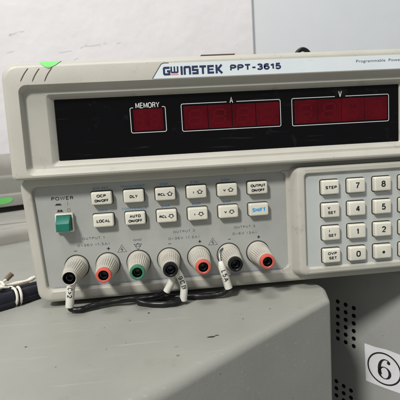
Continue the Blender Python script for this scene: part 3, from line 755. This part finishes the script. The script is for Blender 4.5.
sleeve(leadA, [(6.6, -11, -31), (5.2, -11.6, -35.6), (1.9, -11, -41.4)], 2.2)
bm = bmesh.new(); tube(bm, [(5.0, -3, -26), (6.6, -8, -28), (6.6, -11, -31.5)], .9, 10); link('lug_wire', bm, MT['black'], leadA)
leadB = empty('test_lead', 'short black test lead looping from the fourth post to the sixth under the panel', 'cable')
bm = bmesh.new(); tube(bm, [(10.4, -15.5, -45.6), (6.5, -17.5, -46.8), (-1, -17.5, -46.8), (-10, -14.5, -46.6), (-16.5, -10.5, -45.6), (-13, -6.2, -46.6), (-2, -5.2, -46.8), (12, -7.5, -46.8), (24, -9.6, -46.8), (33, -10.5, -46.4), (37.5, -11.5, -44.6), (39.8, -12, -41.5)], 1.75, 14, rfun=lambda t: 1 + .05*math.sin(37*t) + .04*math.sin(83*t))
link('cable_jacket', bm, MT['cable'], leadB, angle=60)
sleeve(leadB, [(8.2, -14.5, -27.5), (10.8, -16.3, -32), (12.4, -16.6, -38), (11.6, -15.8, -46.0)], 2.25, text='I9CB', tpos=.43, tlen=10.2, th=2.7)
sleeve(leadB, [(36.0, -11.6, -25.2), (37.0, -12, -29.5), (38.6, -12, -36), (40.2, -12, -42.4)], 2.5, rfun=lambda t: .5 + .5*min(1, t*3.2)**.7, text='L5A', tpos=.55, tlen=6.6, th=2.9)
bm = bmesh.new(); tube(bm, [(39, -4, -19), (36.4, -8, -20.5), (35.9, -11.2, -25.6)], .55, 10); link('lug_wire', bm, MT['brass'], leadB)

# ------------------------------------------------------------------ cord bundle at the left
cb = empty('cord_bundle', 'thick dark cord bundle with white ties lying left of the power supply', 'cord bundle')
bm = bmesh.new(); tube(bm, [(-150, -22, -43.6), (-124, -8, -43.4), (-104, 4, -43.2), (-93, 14, -43.9), (-80, 27, -44.2)], 4.9, 22, rfun=lambda t: 1.03 - .15*t + .02*math.sin(t*40)); link('cord', bm, MT['cord'], cb)
bm = bmesh.new(); tube(bm, [(-150, -16, -38.8), (-124, -3, -39.6), (-104, 9.5, -39.8), (-93, 18.5, -40.8), (-80, 31, -42.0)], 3.0, 18); link('cord', bm, MT['cord'], cb)
bm = bmesh.new(); tube(bm, [(-150, -27, -46.2), (-124, -12.5, -46), (-104, .5, -46.4), (-91, 12, -46.4), (-80, 24, -46.0)], 2.4, 18); link('cord', bm, MT['cord'], cb)
for dd in (0, 1):
    bm = bmesh.new(); c = Vector((-95.6 + 2.3*dd, 11.2 + 2.2*dd, -43.6)); d = Vector((.78, .62, 0)); a = Vector((-.62, .78, 0)); pts = []
    for k in range(25):
        t = 2*math.pi*k/24; pts.append(c + a*(5.6+.5*math.cos(2*t+1))*math.cos(t) + Vector((0, 0, (5.7+.3*math.cos(3*t))*math.sin(t))) + d*(.5*math.sin(t+dd)))
    tube(bm, pts, .9, 8, sub=1, smooth_path=False); link('tie', bm, MT['tie'], cb)
for pts, r, mt in (([(-132, -4, -36.0), (-113, 9, -34.8), (-107, 14, -36.0), (-101, 16, -38.0), (-96, 13.6, -37.6)], .8, 'tie'),
                   ([(-128, 12, -38), (-115, 16, -36.6), (-106, 20, -36), (-101, 23, -33.6)], .8, 'tie'),
                   ([(-124, 2, -37), (-112, 14, -36), (-104, 22, -38.6), (-92, 27, -38.2), (-86.5, 30, -36.6)], 1.3, 'tie'),
                   ([(-118, 4, -37), (-107, 12, -36.6), (-98, 18.5, -38.5), (-89, 24, -38.3)], 1.1, 'copper'),
                   ([(-140, 2, -35.4), (-122, 10, -35.2), (-111, 11, -34.4), (-103, 9, -35.6), (-98, 12, -37.2)], .7, 'tie'),
                   ([(-130, 14, -37), (-120, 15, -36), (-112, 20, -35.4), (-105, 17, -34.4), (-101, 13, -36.4)], .9, 'tie'),
                   ([(-128, 5, -35), (-119, 13, -34.8), (-113, 22, -36.6), (-104, 24, -38.6), (-97, 22, -39.6)], .8, 'tie'),
                   ([(-116, 19, -37), (-110, 10, -34.2), (-104, 5, -34.8), (-101, 9, -36.2), (-105, 15, -35.4)], .6, 'tie'),
                   ([(-135, 20, -41), (-118, 24, -40), (-104, 27, -41.5), (-90, 33, -41)], 1.1, 'tie'),
                   ([(-126, -1, -36.2), (-115, 3, -35), (-108, 12, -35.2), (-105, 19, -36.4)], .7, 'tie'),
                   ([(-103, 22.4, -34.6), (-99.5, 25, -31.6)], 1.7, 'copper')):
    bm = bmesh.new(); tube(bm, pts, r, 10, rfun=lambda t: 1 + .18*math.sin(t*23)); link('tie_tail', bm, MT[mt], cb)

# black cable arching up behind the top edge
bm = bmesh.new(); cx, cy = 147.8, 150
tube(bm, [(cx-8.4, cy, 99.2), (cx-8.2, cy, 115), (cx-7.6, cy, 124), (cx-4.6, cy, 130), (cx+.2, cy, 132.4), (cx+5, cy, 130), (cx+8.2, cy, 123.5), (cx+9, cy, 113), (cx+9.2, cy, 99.2)], 2.1, 14)
hk = link('cable_loop', bm, MT['cable'])
tag(hk, 'small black cable loop sticking up behind the top edge of the power supply', 'cable')
